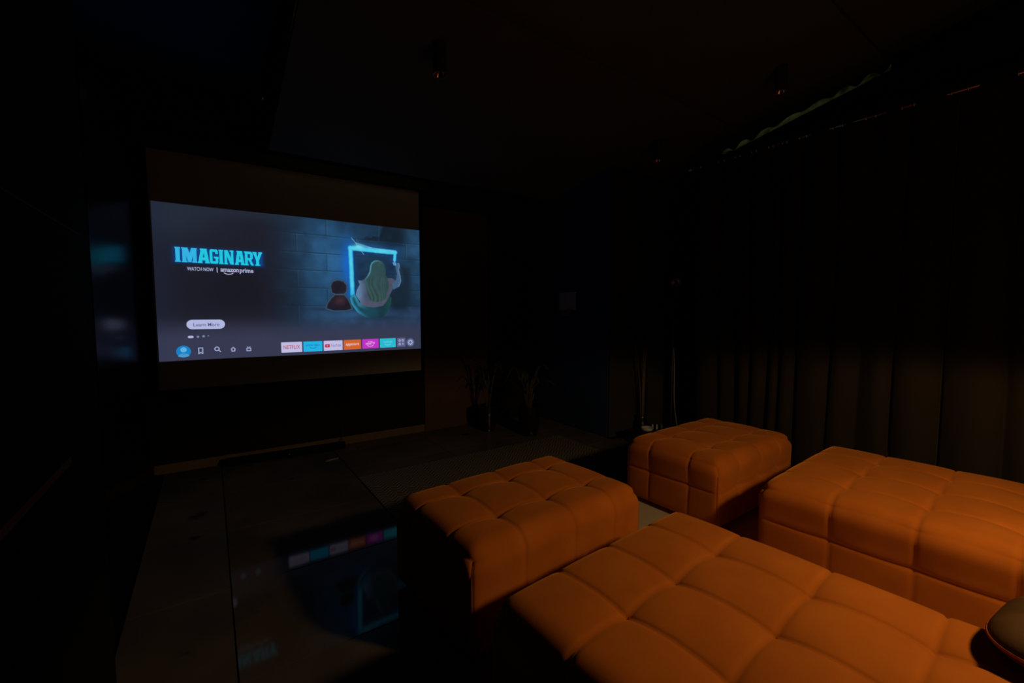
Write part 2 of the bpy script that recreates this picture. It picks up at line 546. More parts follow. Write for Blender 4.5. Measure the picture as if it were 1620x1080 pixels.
    bm.to_mesh(me); bm.free()
    me.polygons.foreach_set('use_smooth', [True] * len(me.polygons))
    me.materials.append(MT['velvet'])
    me.update()
    return me


def ottoman(label, cx, cy, rot, w, d, SU, SV, low_front=False, name='tufted_ottoman'):
    t = thing(name, label, 'ottoman', (cx, cy, 0.0095), math.radians(rot), 'orange tufted ottomans')
    me = ottoman_mesh(w, d, SU, SV, low_front)
    o = bpy.data.objects.new('upholstery', me); COL.objects.link(o); o.parent = t
    for sx in (-1, 1):
        for sy in (-1, 1):
            bm = bmesh.new()
            path = [(sx * (w / 2 - 0.0075), sy * (d / 2 - 0.0075), z) for z in (0.042, 0.15, 0.26, 0.34, 0.385)]
            tube(bm, path, [0.0032] * 4 + [0.0015], 6)
            link('corner_piping', bm, MT['piping'], t)
            bm = bmesh.new()
            x, y = sx * (w / 2 - 0.09), sy * (d / 2 - 0.09)
            lathe(bm, [(0, 0), (0.022, 0), (0.025, 0.004), (0.03, 0.045), (0, 0.045)], (x, y, 0.0), 16)
            link('foot', bm, MT['black_plastic'], t)
    return t


def rotoff(cx, cy, r, lx, ly):
    c, s = math.cos(math.radians(r)), math.sin(math.radians(r))
    return cx + c * lx - s * ly, cy + s * lx + c * ly


def from_corner(x, y, r, lx, ly):
    """centre of a box whose one corner lies at x, y and whose centre is lx, ly away in its own axes"""
    return rotoff(x, y, r, lx, ly)


LONG = [0.30, 0.62, 0.94, 1.28]                      # rows from the near end (length 1.64)
SHORT_U = [0.27, 0.595, 0.90]
cx_, cy_ = from_corner(0.775, 1.265, 3.8, 1.17 / 2, -0.82)
ottoman('orange velvet tufted ottoman nearest the camera, a long one in the foreground', cx_, cy_, 3.8, 1.17, 1.64, [0.30, 0.59, 0.89], LONG)
cx_, cy_ = from_corner(0.850, 1.535, 3.8, 1.165 / 2, 0.38)
ottoman('short orange velvet tufted ottoman nearest the screen, its left side in shadow', cx_, cy_, 3.8, 1.165, 0.76, [0.29, 0.615, 0.92], [0.215, 0.545], True)
cx_, cy_ = from_corner(2.745, 1.565, 1.8, 1.15 / 2, 0.38)
ottoman('short orange velvet tufted ottoman standing farthest right, in front of the bamboo', cx_, cy_, 1.8, 1.15, 0.76, SHORT_U, [0.215, 0.545])
cx_, cy_ = from_corner(2.655, 1.265, 3.4, 1.18 / 2, -0.82)
ottoman('long orange velvet tufted ottoman beside the dark curtains', cx_, cy_, 3.4, 1.18, 1.64, [0.28, 0.59, 0.90], LONG)

# ------------------------------------------------------------------ rugs
bm = bmesh.new(); box(bm, 1.05, 2.36, 0.0005, 3.42, 3.98, 0.009, bev=0.002)
tag(link('herringbone_rug', bm, MT['rug']), 'brown herringbone woven rug on the floor before the screen wall', 'rug')
bm = bmesh.new(); box(bm, 0.98, -0.9, 0.0005, 3.60, 2.30, 0.0095, bev=0.002)
tag(link('pale_rug', bm, MT['pale_rug']), 'pale beige rug under the orange ottomans', 'rug')


# ------------------------------------------------------------------ projection screen with its picture
SX0, SX1, SZ0, SZ1 = -0.398, 2.102, 0.79, 2.92
PX, PW, PZ, PH = -0.385, 2.487, 2.469, 1.415           # picture origin (top left) and size
SY = 5.0
scr = thing('projection_screen', 'large white pull-down projection screen showing a film menu', 'projection screen', (0.85, SY, 0.79))
K = Vector((-0.85, -SY, -0.79))


def spart(name, bm, material, smooth=False, parent=None):
    bmesh.ops.translate(bm, vec=K, verts=bm.verts)
    return link(name, bm, material, parent or scr, smooth)


def sag(z):            # slight belly of the hanging cloth
    q = (SZ1 - z) / (SZ1 - SZ0)
    return 0.004 * math.sin(math.pi * q)


bm = bmesh.new(); box(bm, SX0, SY + 0.004, SZ0, SX1, SY + 0.0055, SZ1); spart('screen_cloth', bm, MT['screen_cloth'])
for (a, b, n_) in ((SX0 - 0.03, SX0, 'side_border'), (SX1, SX1 + 0.03, 'side_border')):
    bm = bmesh.new(); box(bm, a, SY + 0.003, SZ0 - 0.03, b, SY + 0.006, SZ1); spart(n_, bm, MT['deep_black'])
bm = bmesh.new(); box(bm, SX0 - 0.03, SY - 0.012, SZ0 - 0.055, SX1 + 0.03, SY + 0.016, SZ0 - 0.002, bev=0.006); spart('weight_bar', bm, MT['deep_black'])
bm = bmesh.new(); box(bm, SX0 - 0.10, SY - 0.05, SZ1, SX1 + 0.12, SY + 0.05, SZ1 + 0.12, bev=0.012); cs = spart('roller_case', bm, MT['black_plastic'])
for x in (SX0 - 0.02, SX1 + 0.02):
    bm = bmesh.new(); box(bm, x - 0.02, SY - 0.01, SZ1 + 0.12, x + 0.02, FW, SZ1 + 0.14); spart('bracket', bm, MT['black_plastic'])

# --- painted picture, computed in numpy
W_, H_ = 800, 455
S, T = np.meshgrid((np.arange(W_)) / (W_ - 1), (np.arange(H_)) / (H_ - 1))
AS = PW / PH


def sm(a, b, x):
    q = np.clip((x - a) / (b - a), 0, 1); return q * q * (3 - 2 * q)


def C(*c): return np.array(c, float) / 255


img = np.zeros((H_, W_, 3))


def blend(c, a):
    global img
    img = img * (1 - a[..., None]) + np.asarray(c) * a[..., None]


def vnoise(nx, ny, seed):
    g = np.random.default_rng(seed).random((ny + 2, nx + 2))
    u = S * nx; v = T * ny
    i = np.clip(u.astype(int), 0, nx); j = np.clip(v.astype(int), 0, ny)
    fu = u - i; fv = v - j
    fu = fu * fu * (3 - 2 * fu); fv = fv * fv * (3 - 2 * fv)
    return (g[j, i] * (1 - fu) + g[j, i + 1] * fu) * (1 - fv) + (g[j + 1, i] * (1 - fu) + g[j + 1, i + 1] * fu) * fv


def fbm(nx, ny, seed, oct=4):
    o = 0; a = 0.5
    for k in range(oct):
        o = o + a * vnoise(nx * 2 ** k, ny * 2 ** k, seed + k); a *= 0.5
    return o


def sdf_poly(P):
    P = np.array(P)
    x, y = S * AS, T
    inside = np.zeros(S.shape, bool); dist = np.full(S.shape, 9.0)
    Q = P * np.array([AS, 1.0])
    x0, y0 = Q.min(0) - 0.06; x1, y1 = Q.max(0) + 0.06
    mk = (x > x0) & (x < x1) & (y > y0) & (y < y1)
    xx, yy = x[mk], y[mk]
    ins = np.zeros(xx.shape, bool); dd = np.full(xx.shape, 9.0)
    for a, b in zip(Q, np.roll(Q, -1, 0)):
        c = (a[1] > yy) != (b[1] > yy)
        with np.errstate(divide='ignore', invalid='ignore'):
            xi = (b[0] - a[0]) * (yy - a[1]) / (b[1] - a[1] + 1e-12) + a[0]
        ins ^= c & (xx < xi)
        ab = b - a
        tt = np.clip(((xx - a[0]) * ab[0] + (yy - a[1]) * ab[1]) / (ab @ ab + 1e-12), 0, 1)
        dd = np.minimum(dd, np.hypot(xx - a[0] - tt * ab[0], yy - a[1] - tt * ab[1]))
    dist[mk] = np.where(ins, -dd, dd)
    return dist


def segd(a, b):
    ax, ay, bx, by = a[0] * AS, a[1], b[0] * AS, b[1]
    vx, vy = bx - ax, by - ay
    tt = np.clip(((S * AS - ax) * vx + (T - ay) * vy) / (vx * vx + vy * vy), 0, 1)
    return np.hypot(S * AS - ax - tt * vx, T - ay - tt * vy), tt


# background : dark violet-black left, blue concrete wall right
img[:] = C(27, 29, 41)
blend(C(38, 50, 66), np.exp(-((S / 0.22) ** 2 + (T / 0.25) ** 2)) * 0.95)
blend(C(35, 44, 58), (1 - sm(0, 0.10, T)) * 0.8)
blend(C(21, 22, 31), np.exp(-(((S - 0.26) / 0.13) ** 2 + ((T - 0.55) / 0.16) ** 2)) * 0.55)
blend(C(58, 60, 84), sm(0.62, 1.02, T) * 0.85)
blend(C(30, 38, 56), (1 - sm(0.0, 0.09, S)) * 0.5)
nz1 = fbm(9, 6, 11, 5); nz2 = fbm(28, 16, 31, 4); nz3 = fbm(90, 50, 51, 2)
wall_m = sm(0.30, 0.56, S)
wc = C(30, 62, 90) * (0.72 + 0.60 * nz1)[..., None] * (0.86 + 0.30 * nz2)[..., None]
lift = np.exp(-(((S - 0.62) / 0.16) ** 2 + ((T - 0.30) / 0.30) ** 2))
wc = wc * (0.9 + 0.42 * lift)[..., None]
wc = wc * (1 + 0.20 * sm(0.88, 1.0, S))[..., None]
blk = sm(0.46, 0.60, nz1 + 0.25 * nz2) * sm(0.70, 0.76, S) * (1 - sm(0.90, 0.97, S)) * (1 - sm(0.10, 0.19, T))
wc = wc * (1 - 0.45 * blk)[..., None]
blend(wc, wall_m * (1 - 0.0 * T))
# block courses
wob = 0.004 * (nz2 - 0.5)
for k, tl_ in enumerate((-0.01, 0.118, 0.250, 0.378, 0.508, 0.640)):
    dd = np.abs(T - tl_ - wob)
    blend(C(16, 32, 48), np.exp(-(dd / 0.0035) ** 2) * 0.55 * wall_m * (0.4 + nz2))
    blend(C(80, 150, 180), np.exp(-((T - tl_ - wob - 0.007) / 0.003) ** 2) * 0.30 * wall_m * nz2)
    for s_ in ((0.578, 0.80) if k % 2 == 0 else (0.46, 0.70, 0.93)):
        mk = (T > tl_) & (T < tl_ + 0.13)
        blend(C(16, 34, 50), np.exp(-((S - s_) / 0.0018) ** 2) * 0.45 * mk * wall_m)
        blend(C(80, 140, 170), np.exp(-((S - s_ - 0.004) / 0.0016) ** 2) * 0.22 * mk * wall_m)
# floor
fm = sm(0.638, 0.668, T) * sm(0.40, 0.62, S)
fc = C(38, 62, 92) * (0.8 + 0.4 * nz2)[..., None]
blend(fc, fm * 0.92)
blend(C(58, 112, 160), np.exp(-(((S - 0.69) / 0.16) ** 2 + ((T - 0.72) / 0.05) ** 2)) * 0.45)
blend(C(56, 60, 84), sm(0.70, 0.88, T) * 0.92)
blend(C(24, 42, 60), np.exp(-(((S - 0.60) / 0.12) ** 2 + ((T - 0.665) / 0.012) ** 2)) * 0.5)
# halo + inside of the drawn doorway
ins = sdf_poly([(0.685, 0.20), (0.874, 0.21), (0.874, 0.60), (0.688, 0.60)])
blend(C(22, 44, 68) * (0.8 + 0.5 * nz2)[..., None], sm(0.004, -0.004, ins) * 0.8)
d1, _ = segd((0.677, 0.19), (0.6815, 0.55)); d2, _ = segd((0.677, 0.193), (0.879, 0.200)); d3, _ = segd((0.879, 0.20), (0.876, 0.262))
dm = np.minimum(np.minimum(d1, d2), d3)
blend(C(16, 105, 205), np.exp(-(d1 / 0.055)) * 0.85 * (S < 0.69))
blend(C(16, 95, 190), np.exp(-(dm / 0.026)) * 0.75)
blend(C(16, 110, 230), np.exp(-(((S - 0.66) / 0.02) ** 2 + ((T - 0.33) / 0.10) ** 2)) * 0.5)
core = np.minimum(np.minimum(d1 - 0.0135 - 0.004 * nz3, d2 - 0.015 - 0.006 * nz3), d3 - 0.011)
blend(C(40, 165, 225), sm(0.006, -0.003, core))
blend(C(92, 222, 240), sm(0.004, -0.010, core) * (0.55 + 0.6 * nz2) * (1 - sm(0.45, 0.6, T)))
blend(C(120, 235, 250), np.exp(-(((S - 0.713) / 0.022) ** 2 + ((T - 0.176) / 0.018) ** 2)) * 0.9)
for (a, b) in (((0.683, 0.115), (0.712, 0.176)), ((0.70, 0.150), (0.770, 0.178)), ((0.712, 0.178), (0.735, 0.235)), ((0.72, 0.17), (0.875, 0.192))):
    dd, tt = segd(a, b)
    blend(C(130, 205, 245), np.exp(-(dd / 0.0028) ** 2) * 0.75)
# dark shade right of the seated child
blend(C(20, 36, 50), sm(0.03, -0.03, sdf_poly([(0.905, 0.30), (0.95, 0.32), (0.955, 0.50), (0.945, 0.62), (0.93, 0.67), (0.86, 0.67), (0.85, 0.56), (0.915, 0.44)])) * 0.75)
blend(C(22, 40, 58), np.exp(-(((S - 0.79) / 0.13) ** 2 + ((T - 0.735) / 0.022) ** 2)) * 0.55)
# seated child seen from behind
HAIR = [(0.7623, 0.321), (0.7685, 0.295), (0.7833, 0.2756), (0.8009, 0.2721), (0.8186, 0.2844), (0.8288, 0.3091), (0.8328, 0.3448), (0.8324, 0.3863), (0.8411, 0.4168), (0.8467, 0.4528), (0.8462, 0.4998), (0.8366, 0.542), (0.8301, 0.584), (0.8058, 0.6054), (0.7792, 0.6059), (0.7588, 0.5961), (0.7479, 0.5454), (0.7427, 0.505), (0.7403, 0.4646), (0.738, 0.4243), (0.7498, 0.3981), (0.7589, 0.367)]
SHIRT = [(0.7409, 0.4191), (0.7236, 0.4405), (0.7067, 0.4391), (0.7133, 0.4713), (0.7, 0.5172), (0.6953, 0.5525), (0.7061, 0.5873), (0.7143, 0.6022), (0.7126, 0.6275), (0.7437, 0.6449), (0.7786, 0.6497), (0.8174, 0.6363), (0.836, 0.5943), (0.8677, 0.4882), (0.8807, 0.4296), (0.8625, 0.41), (0.8442, 0.4113)]
ARM = [(0.8807, 0.4296), (0.886, 0.3767), (0.879, 0.3039), (0.8854, 0.2823), (0.8978, 0.2862), (0.9007, 0.3122), (0.8957, 0.339), (0.903, 0.3911), (0.9056, 0.4332), (0.8958, 0.4762), (0.8676, 0.504), (0.8619, 0.4571)]
PANTS = [(0.6743, 0.5607), (0.6884, 0.5477), (0.6952, 0.5575), (0.7046, 0.5924), (0.714, 0.6275), (0.7437, 0.6475), (0.7786, 0.6523), (0.8173, 0.6416), (0.8328, 0.61), (0.8457, 0.5469), (0.8591, 0.5727), (0.8539, 0.6254), (0.8348, 0.6938), (0.8133, 0.7302), (0.7717, 0.7348), (0.7369, 0.7292), (0.7005, 0.6882), (0.6762, 0.6281), (0.6699, 0.5833)]
e = sdf_poly(PANTS)
pc = (C(26, 70, 86)[None, None] * (0.85 + 0.3 * nz2)[..., None]) * (1 - 0.25 * sm(0.74, 0.84, S))[..., None]
blend(pc, sm(0.003, -0.003, e)); blend(C(48, 150, 185), sm(0.003, -0.003, e) * np.exp(-((e + 0.006) / 0.016) ** 2) * (1 - sm(0.69, 0.76, S)) * 0.9)
blend(C(30, 96, 78), sm(0.003, -0.003, e) * sm(0.80, 0.86, S) * 0.5)
e = sdf_poly(SHIRT)
shc = C(72, 86, 112)[None, None] * (0.75 + 0.45 * nz2)[..., None]
blend(shc, sm(0.003, -0.003, e)); blend(C(104, 150, 190), sm(0.003, -0.003, e) * (1 - sm(0.70, 0.745, S)) * 0.75)
blend(C(84, 78, 96), sm(0.003, -0.003, e) * sm(0.80, 0.86, S) * 0.55)
blend(C(96, 92, 112), sm(0.003, -0.003, e) * sm(0.56, 0.62, T) * 0.45)
e = sdf_poly(ARM)
blend(C(66, 98, 134), sm(0.003, -0.003, e)); blend(C(120, 170, 205), sm(0.003, -0.003, e) * sm(-0.012, -0.001, e) * sm(0.888, 0.894, S) * 0.6)
e = sdf_poly(HAIR)
strand = 0.5 + 0.5 * np.sin((S * 480 + 2.2 * np.sin(T * 30) + 14 * vnoise(26, 5, 77)))
hc = C(56, 92, 98)[None, None] * (0.68 + 0.55 * strand * nz1 * sm(0.36, 0.46, T) + 0.25 * nz2)[..., None]
hc = hc * (1 - sm(0.40, 0.60, T)[..., None] * np.array([-0.04, 0.03, 0.10]))
blend(hc, sm(0.004, -0.004, e)); blend(C(84, 178, 196), sm(0.004, -0.004, e) * sm(-0.016, -0.002, e) * (1 - sm(0.775, 0.83, S)) * (1 - sm(0.36, 0.50, T)) * 0.8)
blend(C(38, 66, 74), sm(0.004, -0.004, e) * sm(0.81, 0.85, S) * 0.5)
# chalk in the hand
for a, b in (((0.874, 0.262), (0.880, 0.300)), ((0.870, 0.285), (0.874, 0.300))):
    dd, _ = segd(a, b); blend(C(110, 190, 240), np.exp(-(dd / 0.006) ** 2) * 0.85)
# a plain dark soft bundle beside the child
e1 = sdf_poly([(0.566, 0.665), (0.572, 0.62), (0.590, 0.575), (0.606, 0.548), (0.648, 0.548), (0.664, 0.58), (0.676, 0.63), (0.682, 0.668), (0.655, 0.682), (0.60, 0.684)])
e2 = sdf_poly([(0.592, 0.545), (0.586, 0.49), (0.596, 0.450), (0.62, 0.436), (0.646, 0.444), (0.662, 0.48), (0.660, 0.53), (0.648, 0.555), (0.61, 0.558)])
for e_ in (e1, e2):
    blend(C(32, 31, 44) * (0.7 + 0.6 * nz2)[..., None], sm(0.005, -0.005, e_))
    blend(C(66, 116, 146), sm(0.004, -0.004, e_) * np.exp(-((e_ + 0.004) / 0.006) ** 2) * 0.7)
blend(C(96, 52, 62), sm(0.006, -0.006, e1) * np.exp(-(((S - 0.628) / 0.022) ** 2 + ((T - 0.60) / 0.03) ** 2)) * 0.55)
# blue glow behind the title
tg = sdf_poly([(0.062, 0.281), (0.334, 0.281), (0.334, 0.360), (0.062, 0.360)])
blend(C(14, 70, 150), np.exp(-(np.maximum(tg, 0) / 0.013) ** 1.3) * 0.9)
img *= (0.985 + 0.03 * nz3)[..., None]
lin = s2l(np.clip(img, 0, 1))

me = bpy.data.meshes.new('projected_picture')
gx = PX + S * PW; gz = PZ - T * PH
# the lower and upper edge wander a little like the real, not quite taut cloth
co = np.stack([gx + K.x, np.full_like(gx, SY + K.y + 0.002), gz + K.z + 0.005 * np.sin(S * 9.0) * (T - 0.5)], -1).reshape(-1, 3)
idx = np.arange(W_ * H_).reshape(H_, W_)
fc_ = np.stack([idx[:-1, :-1], idx[1:, :-1], idx[1:, 1:], idx[:-1, 1:]], -1).reshape(-1, 4)
me.vertices.add(len(co)); me.vertices.foreach_set('co', co.ravel())
me.loops.add(fc_.size); me.loops.foreach_set('vertex_index', fc_.ravel())
me.polygons.add(len(fc_)); me.polygons.foreach_set('loop_start', np.arange(0, fc_.size, 4)); me.polygons.foreach_set('loop_total', np.full(len(fc_), 4))
me.update(calc_edges=True)
ca = me.color_attributes.new('picture', 'FLOAT_COLOR', 'POINT')
ca.data.foreach_set('color', np.concatenate([lin.reshape(-1, 3), np.ones((W_ * H_, 1))], 1).astype(np.float32).ravel())
pm = mat('projected_light', (0.3, 0.3, 0.3), 0.9, spec=0.05)
nt = pm.node_tree
at = nt.nodes.new('ShaderNodeVertexColor'); at.layer_name = 'picture'
nt.links.new(at.outputs[0], nt.nodes['Principled BSDF'].inputs['Emission Color'])
nt.nodes['Principled BSDF'].inputs['Emission Strength'].default_value = 0.92
me.materials.append(pm)
pic = bpy.data.objects.new('projected_picture', me); COL.objects.link(pic); pic.parent = scr
pic['label'] = 'film menu picture with a child before a glowing blue doorway'


# --- flat print on the picture : icons, tiles and lettering
def emat(name, rgb):
    return mat(name, (0.05, 0.05, 0.05), 0.9, spec=0.0, emit=tuple(s2l(C(*rgb))))


EM = {}
for k, c in dict(title=(50, 176, 224), title2=(34, 196, 220), white=(172, 178, 214), grey=(120, 132, 168), button=(176, 182, 222), btext=(70, 78, 118),
                 avatar=(22, 128, 196), avatar2=(96, 176, 224), avatar3=(72, 152, 204), icon=(150, 158, 196), netflix=(190, 188, 226), netred=(190, 44, 70),
                 prime=(34, 176, 226), primetext=(18, 100, 158), youtube=(192, 188, 228), ytred=(196, 40, 52), yttext=(90, 96, 140),
                 app=(206, 98, 48), apptext=(232, 200, 196), mini=(192, 50, 196), minitext=(236, 190, 236), cyan=(44, 184, 208), cyantext=(120, 214, 230),
                 tilegrey=(92, 94, 136), gear=(88, 96, 136), gearfg=(176, 186, 222)).items():
    EM[k] = emat('light_' + k, c)


def flat(name, polys, material, lay=1, label=None):
    """polys in picture coordinates (s,t), thin plates just before the cloth"""
    bm = bmesh.new()
    y = SY + 0.002 - 0.0006 * lay
    for P in polys:
        vs_ = [bm.verts.new((PX + s * PW, y, PZ - t * PH + 0.005 * math.sin(s * 9.0) * (t - 0.5))) for s, t in P]
        bm.faces.new(vs_)
    o = spart(name, bm, material)
    if label: o['label'] = label
    return o


def circ(s, t, r, n=28, k=1.0):
    return [(s + r / AS * math.cos(2 * math.pi * i / n), t + r * k * math.sin(2 * math.pi * i / n)) for i in range(n)]


def rrect(s0, t0, s1, t1, r):
    P = []
    for cx_, cy_, a0 in ((s1 - r / AS, t0 + r, -90), (s1 - r / AS, t1 - r, 0), (s0 + r / AS, t1 - r, 90), (s0 + r / AS, t0 + r, 180)):
        for k in range(7):
            a = math.radians(a0 + k * 15)
            P.append((cx_ + r / AS * math.cos(a), cy_ + r * math.sin(a)))
    return P


def line(a, b, w):
    ax, ay, bx, by = a[0] * AS, a[1], b[0] * AS, b[1]
    L_ = math.hypot(bx - ax, by - ay); nx, ny = -(by - ay) / L_ * w / 2, (bx - ax) / L_ * w / 2
    ex_, ey_ = (bx - ax) / L_ * w * 0.3, (by - ay) / L_ * w * 0.3
    return [((ax - ex_ + nx) / AS, ay - ey_ + ny), ((bx + ex_ + nx) / AS, by + ey_ + ny), ((bx + ex_ - nx) / AS, by + ey_ - ny), ((ax - ex_ - nx) / AS, ay - ey_ - ny)]


def pline(pts, w, close=False):
    pts = list(pts) + ([pts[0]] if close else [])
    return [line(a, b, w) for a, b in zip(pts, pts[1:])]


def arc(s, t, rs, rt, a0, a1, w, n=12):
    return pline([(s + rs * math.cos(math.radians(a0 + (a1 - a0) * i / n)), t + rt * math.sin(math.radians(a0 + (a1 - a0) * i / n))) for i in range(n + 1)], w)


def lettering(name, body, s0, s1, tb, hh, material, lay=3, bold=0.0, label=None):
    """text between s0 and s1, baseline at tb, cap height hh (all in picture units)"""
    cu = bpy.data.curves.new(name, 'FONT'); cu.body = body; cu.size = 1.0; cu.offset = bold; cu.resolution_u = 3
    ob = bpy.data.objects.new('tmp', cu); COL.objects.link(ob)
    bpy.context.view_layer.update()
    me = bpy.data.meshes.new_from_object(ob.evaluated_get(bpy.context.evaluated_depsgraph_get()))
    bpy.data.objects.remove(ob, do_unlink=True)
    n = len(me.vertices)
    a = np.empty(n * 3); me.vertices.foreach_get('co', a); a = a.reshape(-1, 3)
    x0, x1 = a[:, 0].min(), a[:, 0].max()
    s = s0 + (a[:, 0] - x0) / (x1 - x0) * (s1 - s0)
    t_ = tb - a[:, 1] / 0.70 * hh
    out = np.stack([PX + s * PW + K.x, np.full(n, SY + 0.002 - 0.0006 * lay + K.y), PZ - t_ * PH + 0.005 * np.sin(s * 9.0) * (t_ - 0.5) + K.z], -1)
    me.vertices.foreach_set('co', out.ravel())
    me.materials.clear(); me.materials.append(material); me.name = name
    me.update()
    o = bpy.data.objects.new(name, me); COL.objects.link(o); o.parent = scr
    if label: o['label'] = label
    return o


# title in heavy slab letters, local units x 0..1, y 0 (bottom)..1 (top)
def Q4(x0, y0, x1, y1): return [(x0, y0), (x1, y0), (x1, y1), (x0, y1)]


sl = 0.10
LET = {
    'I': [Q4(.12, 0, .88, 1), Q4(0, 0, 1, .09), Q4(0, .91, 1, 1)],
    'M': [Q4(.05, 0, .30, 1), Q4(.72, 0, .97, 1), Q4(0, 0, .36, .09), Q4(.66, 0, 1.0, .09), Q4(0, .91, .36, 1), Q4(.66, .91, 1.0, 1),
          [(.18, 1), (.40, 1), (.62, .30), (.50, .02), (.40, .02)], [(.84, 1), (.64, 1), (.42, .30), (.50, .02), (.62, .02)]],
    'A': [[(.04, 0), (.34, 0), (.58, 1), (.30, 1)], [(.66, 0), (.97, 0), (.76, 1), (.46, 1)], Q4(.28, .20, .74, .40), Q4(0, 0, .40, .08), Q4(.60, 0, 1, .08), Q4(.22, .90, .78, 1)],
    'G': [Q4(.04, .12, .34, .88), Q4(.16, 0, .86, .17), Q4(.16, .83, .84, 1), Q4(.66, .12, .96, .46), Q4(.48, .38, 1, .50), Q4(.66, .68, .94, .88),
          [(.04, .88), (.16, 1), (.34, 1), (.34, .80)], [(.04, .12), (.34, .2), (.34, 0), (.16, 0)], [(.84, 0), (.96, .12), (.8, .2), (.66, 0)], [(.94, .88), (.84, 1), (.66, 1), (.8, .8)]],
    'N': [Q4(.05, 0, .30, 1), Q4(.72, 0, .96, 1), [(.05, 1), (.40, 1), (.96, 0), (.64, 0)], Q4(0, 0, .38, .09), Q4(.60, .91, 1.0, 1)],
    'R': [Q4(.08, 0, .36, 1), Q4(0, 0, .44, .09), Q4(.0, .91, .7, 1), Q4(.30, .82, .74, 1), Q4(.30, .38, .74, .54), Q4(.62, .50, .90, .88), [(.74, .38), (.62, .5), (.9, .56)], [(.74, 1), (.9, .86), (.62, .85)],
          [(.44, .42), (.68, .42), (1.0, 0), (.70, 0)]],
    'Y': [[(.0, 1), (.34, 1), (.62, .40), (.34, .40)], [(.66, 1), (1.0, 1), (.66, .40), (.40, .40)], Q4(.34, 0, .66, .50), Q4(.24, 0, .76, .09), Q4(0, .91, .42, 1), Q4(.60, .91, 1, 1)]}
spans = [('I', 120, 203), ('M', 218, 450), ('A', 456, 645), ('G', 640, 785), ('I', 790, 862), ('N', 872, 1032), ('A', 1045, 1212), ('R', 1205, 1368), ('Y', 1350, 1515)]
for i, (ch, a, b) in enumerate(spans):
    s0 = 0.0605 + (a - 120) / 1395 * 0.276; s1 = 0.0605 + (b - 120) / 1395 * 0.276
    polys = [[(s0 + x * (s1 - s0), 0.366 - y * 0.094) for x, y in P] for P in LET[ch]]
    flat('title_letter', polys, EM['title'] if i < 2 else EM['title2'], lay=1)
lettering('caption', 'WATCH NOW', 0.0945, 0.1745, 0.4170, 0.0225, EM['white'], bold=0.006)
flat('caption_divider', [Q4(0.1845, 0.390, 0.1868, 0.424)], EM['white'], 2)
lettering('caption', 'amazon', 0.1965, 0.2555, 0.4155, 0.0300, EM['white'], bold=0.02)
lettering('caption', 'prime', 0.2585, 0.3045, 0.4165, 0.0300, EM['white'], bold=0.016)
flat('smile_mark', arc(0.222, 0.418, 0.0155, 0.014, 20, 160, 0.0045), EM['white'], 2)
flat('button', [rrect(0.0840, 0.737, 0.2030, 0.799, 0.031)], EM['button'], 1, 'pale rounded button')
lettering('caption', 'Learn More', 0.1050, 0.1850, 0.7810, 0.0230, EM['btext'], bold=0.006)
flat('page_dot', [rrect(0.0862, 0.841, 0.1035, 0.856, 0.0072)], EM['white'], 1)
flat('page_dot', [circ(0.1166, 0.8490, 0.0072)], EM['grey'], 1)
flat('page_dot', [circ(0.1340, 0.8465, 0.0072)], EM['grey'], 1)
flat('page_dot', [circ(0.1485, 0.8445, 0.0035)], EM['grey'], 1)
flat('profile_icon', [circ(0.0716, 0.9420, 0.0385)], EM['avatar'], 1, 'blue round profile icon')
flat('profile_head', [circ(0.0716, 0.9310, 0.0165)], EM['avatar2'], 2)
flat('profile_shoulders', [[(0.0716 + 0.0165 * math.cos(math.radians(a)), 0.972 + 0.018 * math.sin(math.radians(a))) for a in range(180, 361, 15)] +
                           [(0.0716 + 0.0165 * 0.8, 0.975), (0.0716, 0.9795), (0.0716 - 0.0165 * 0.8, 0.975)]], EM['avatar3'], 2)
lw = 0.0062
flat('bookmark_icon', pline([(0.1170, 0.9235), (0.1290, 0.9235), (0.1290, 0.9615), (0.1230, 0.9525), (0.1170, 0.9615)], lw, True), EM['icon'], 1)
flat('search_icon', arc(0.1738, 0.9340, 0.0068, 0.0120, 0, 360, lw, 20) + [line((0.1790, 0.9430), (0.1850, 0.9530), lw)], EM['icon'], 1)
flat('home_icon', pline([(0.2195, 0.9395), (0.2262, 0.9280), (0.2330, 0.9395)], lw) + pline([(0.2215, 0.9395), (0.2215, 0.9530), (0.2310, 0.9530), (0.2310, 0.9395)], lw), EM['icon'], 1)
flat('television_icon', pline([(0.2715, 0.9370), (0.2845, 0.9370), (0.2845, 0.9550), (0.2715, 0.9550)], lw, True) + [line((0.2780, 0.9370), (0.2735, 0.9270), lw * .8), line((0.2780, 0.9370), (0.2830, 0.9270), lw * .8)], EM['icon'], 1)
T0, T1 = 0.9035, 0.9785
for nm, a, b, mk in (('netflix', 0.3925, 0.4705, 0), ('prime', 0.4755, 0.5500, 0), ('youtube', 0.5555, 0.6335, 0), ('app', 0.6380, 0.7128, 0), ('mini', 0.7188, 0.7930, 0), ('cyan', 0.7992, 0.8738, 0), ('tilegrey', 0.8803, 0.9220, 0)):
    flat('menu_tile', [rrect(a, T0, b, T1, 0.003)], EM[nm], 1)
lettering('caption', 'NETFLIX', 0.4005, 0.4625, 0.9540, 0.0285, EM['netred'], bold=0.004)
lettering('caption', 'prime video', 0.4865, 0.5385, 0.9375, 0.0150, EM['primetext'], bold=0.004)
flat('smile_mark', arc(0.513, 0.944, 0.0125, 0.011, 15, 165, 0.0035), EM['primetext'], 2)
flat('play_badge', [rrect(0.5605, 0.9290, 0.5805, 0.9540, 0.006)], EM['ytred'], 2)
flat('play_arrow', [[(0.5680, 0.9350), (0.5740, 0.9415), (0.5680, 0.9480)]], EM['youtube'], 3)
lettering('caption', 'YouTube', 0.5845, 0.6275, 0.9505, 0.0200, EM['yttext'], bold=0.002)
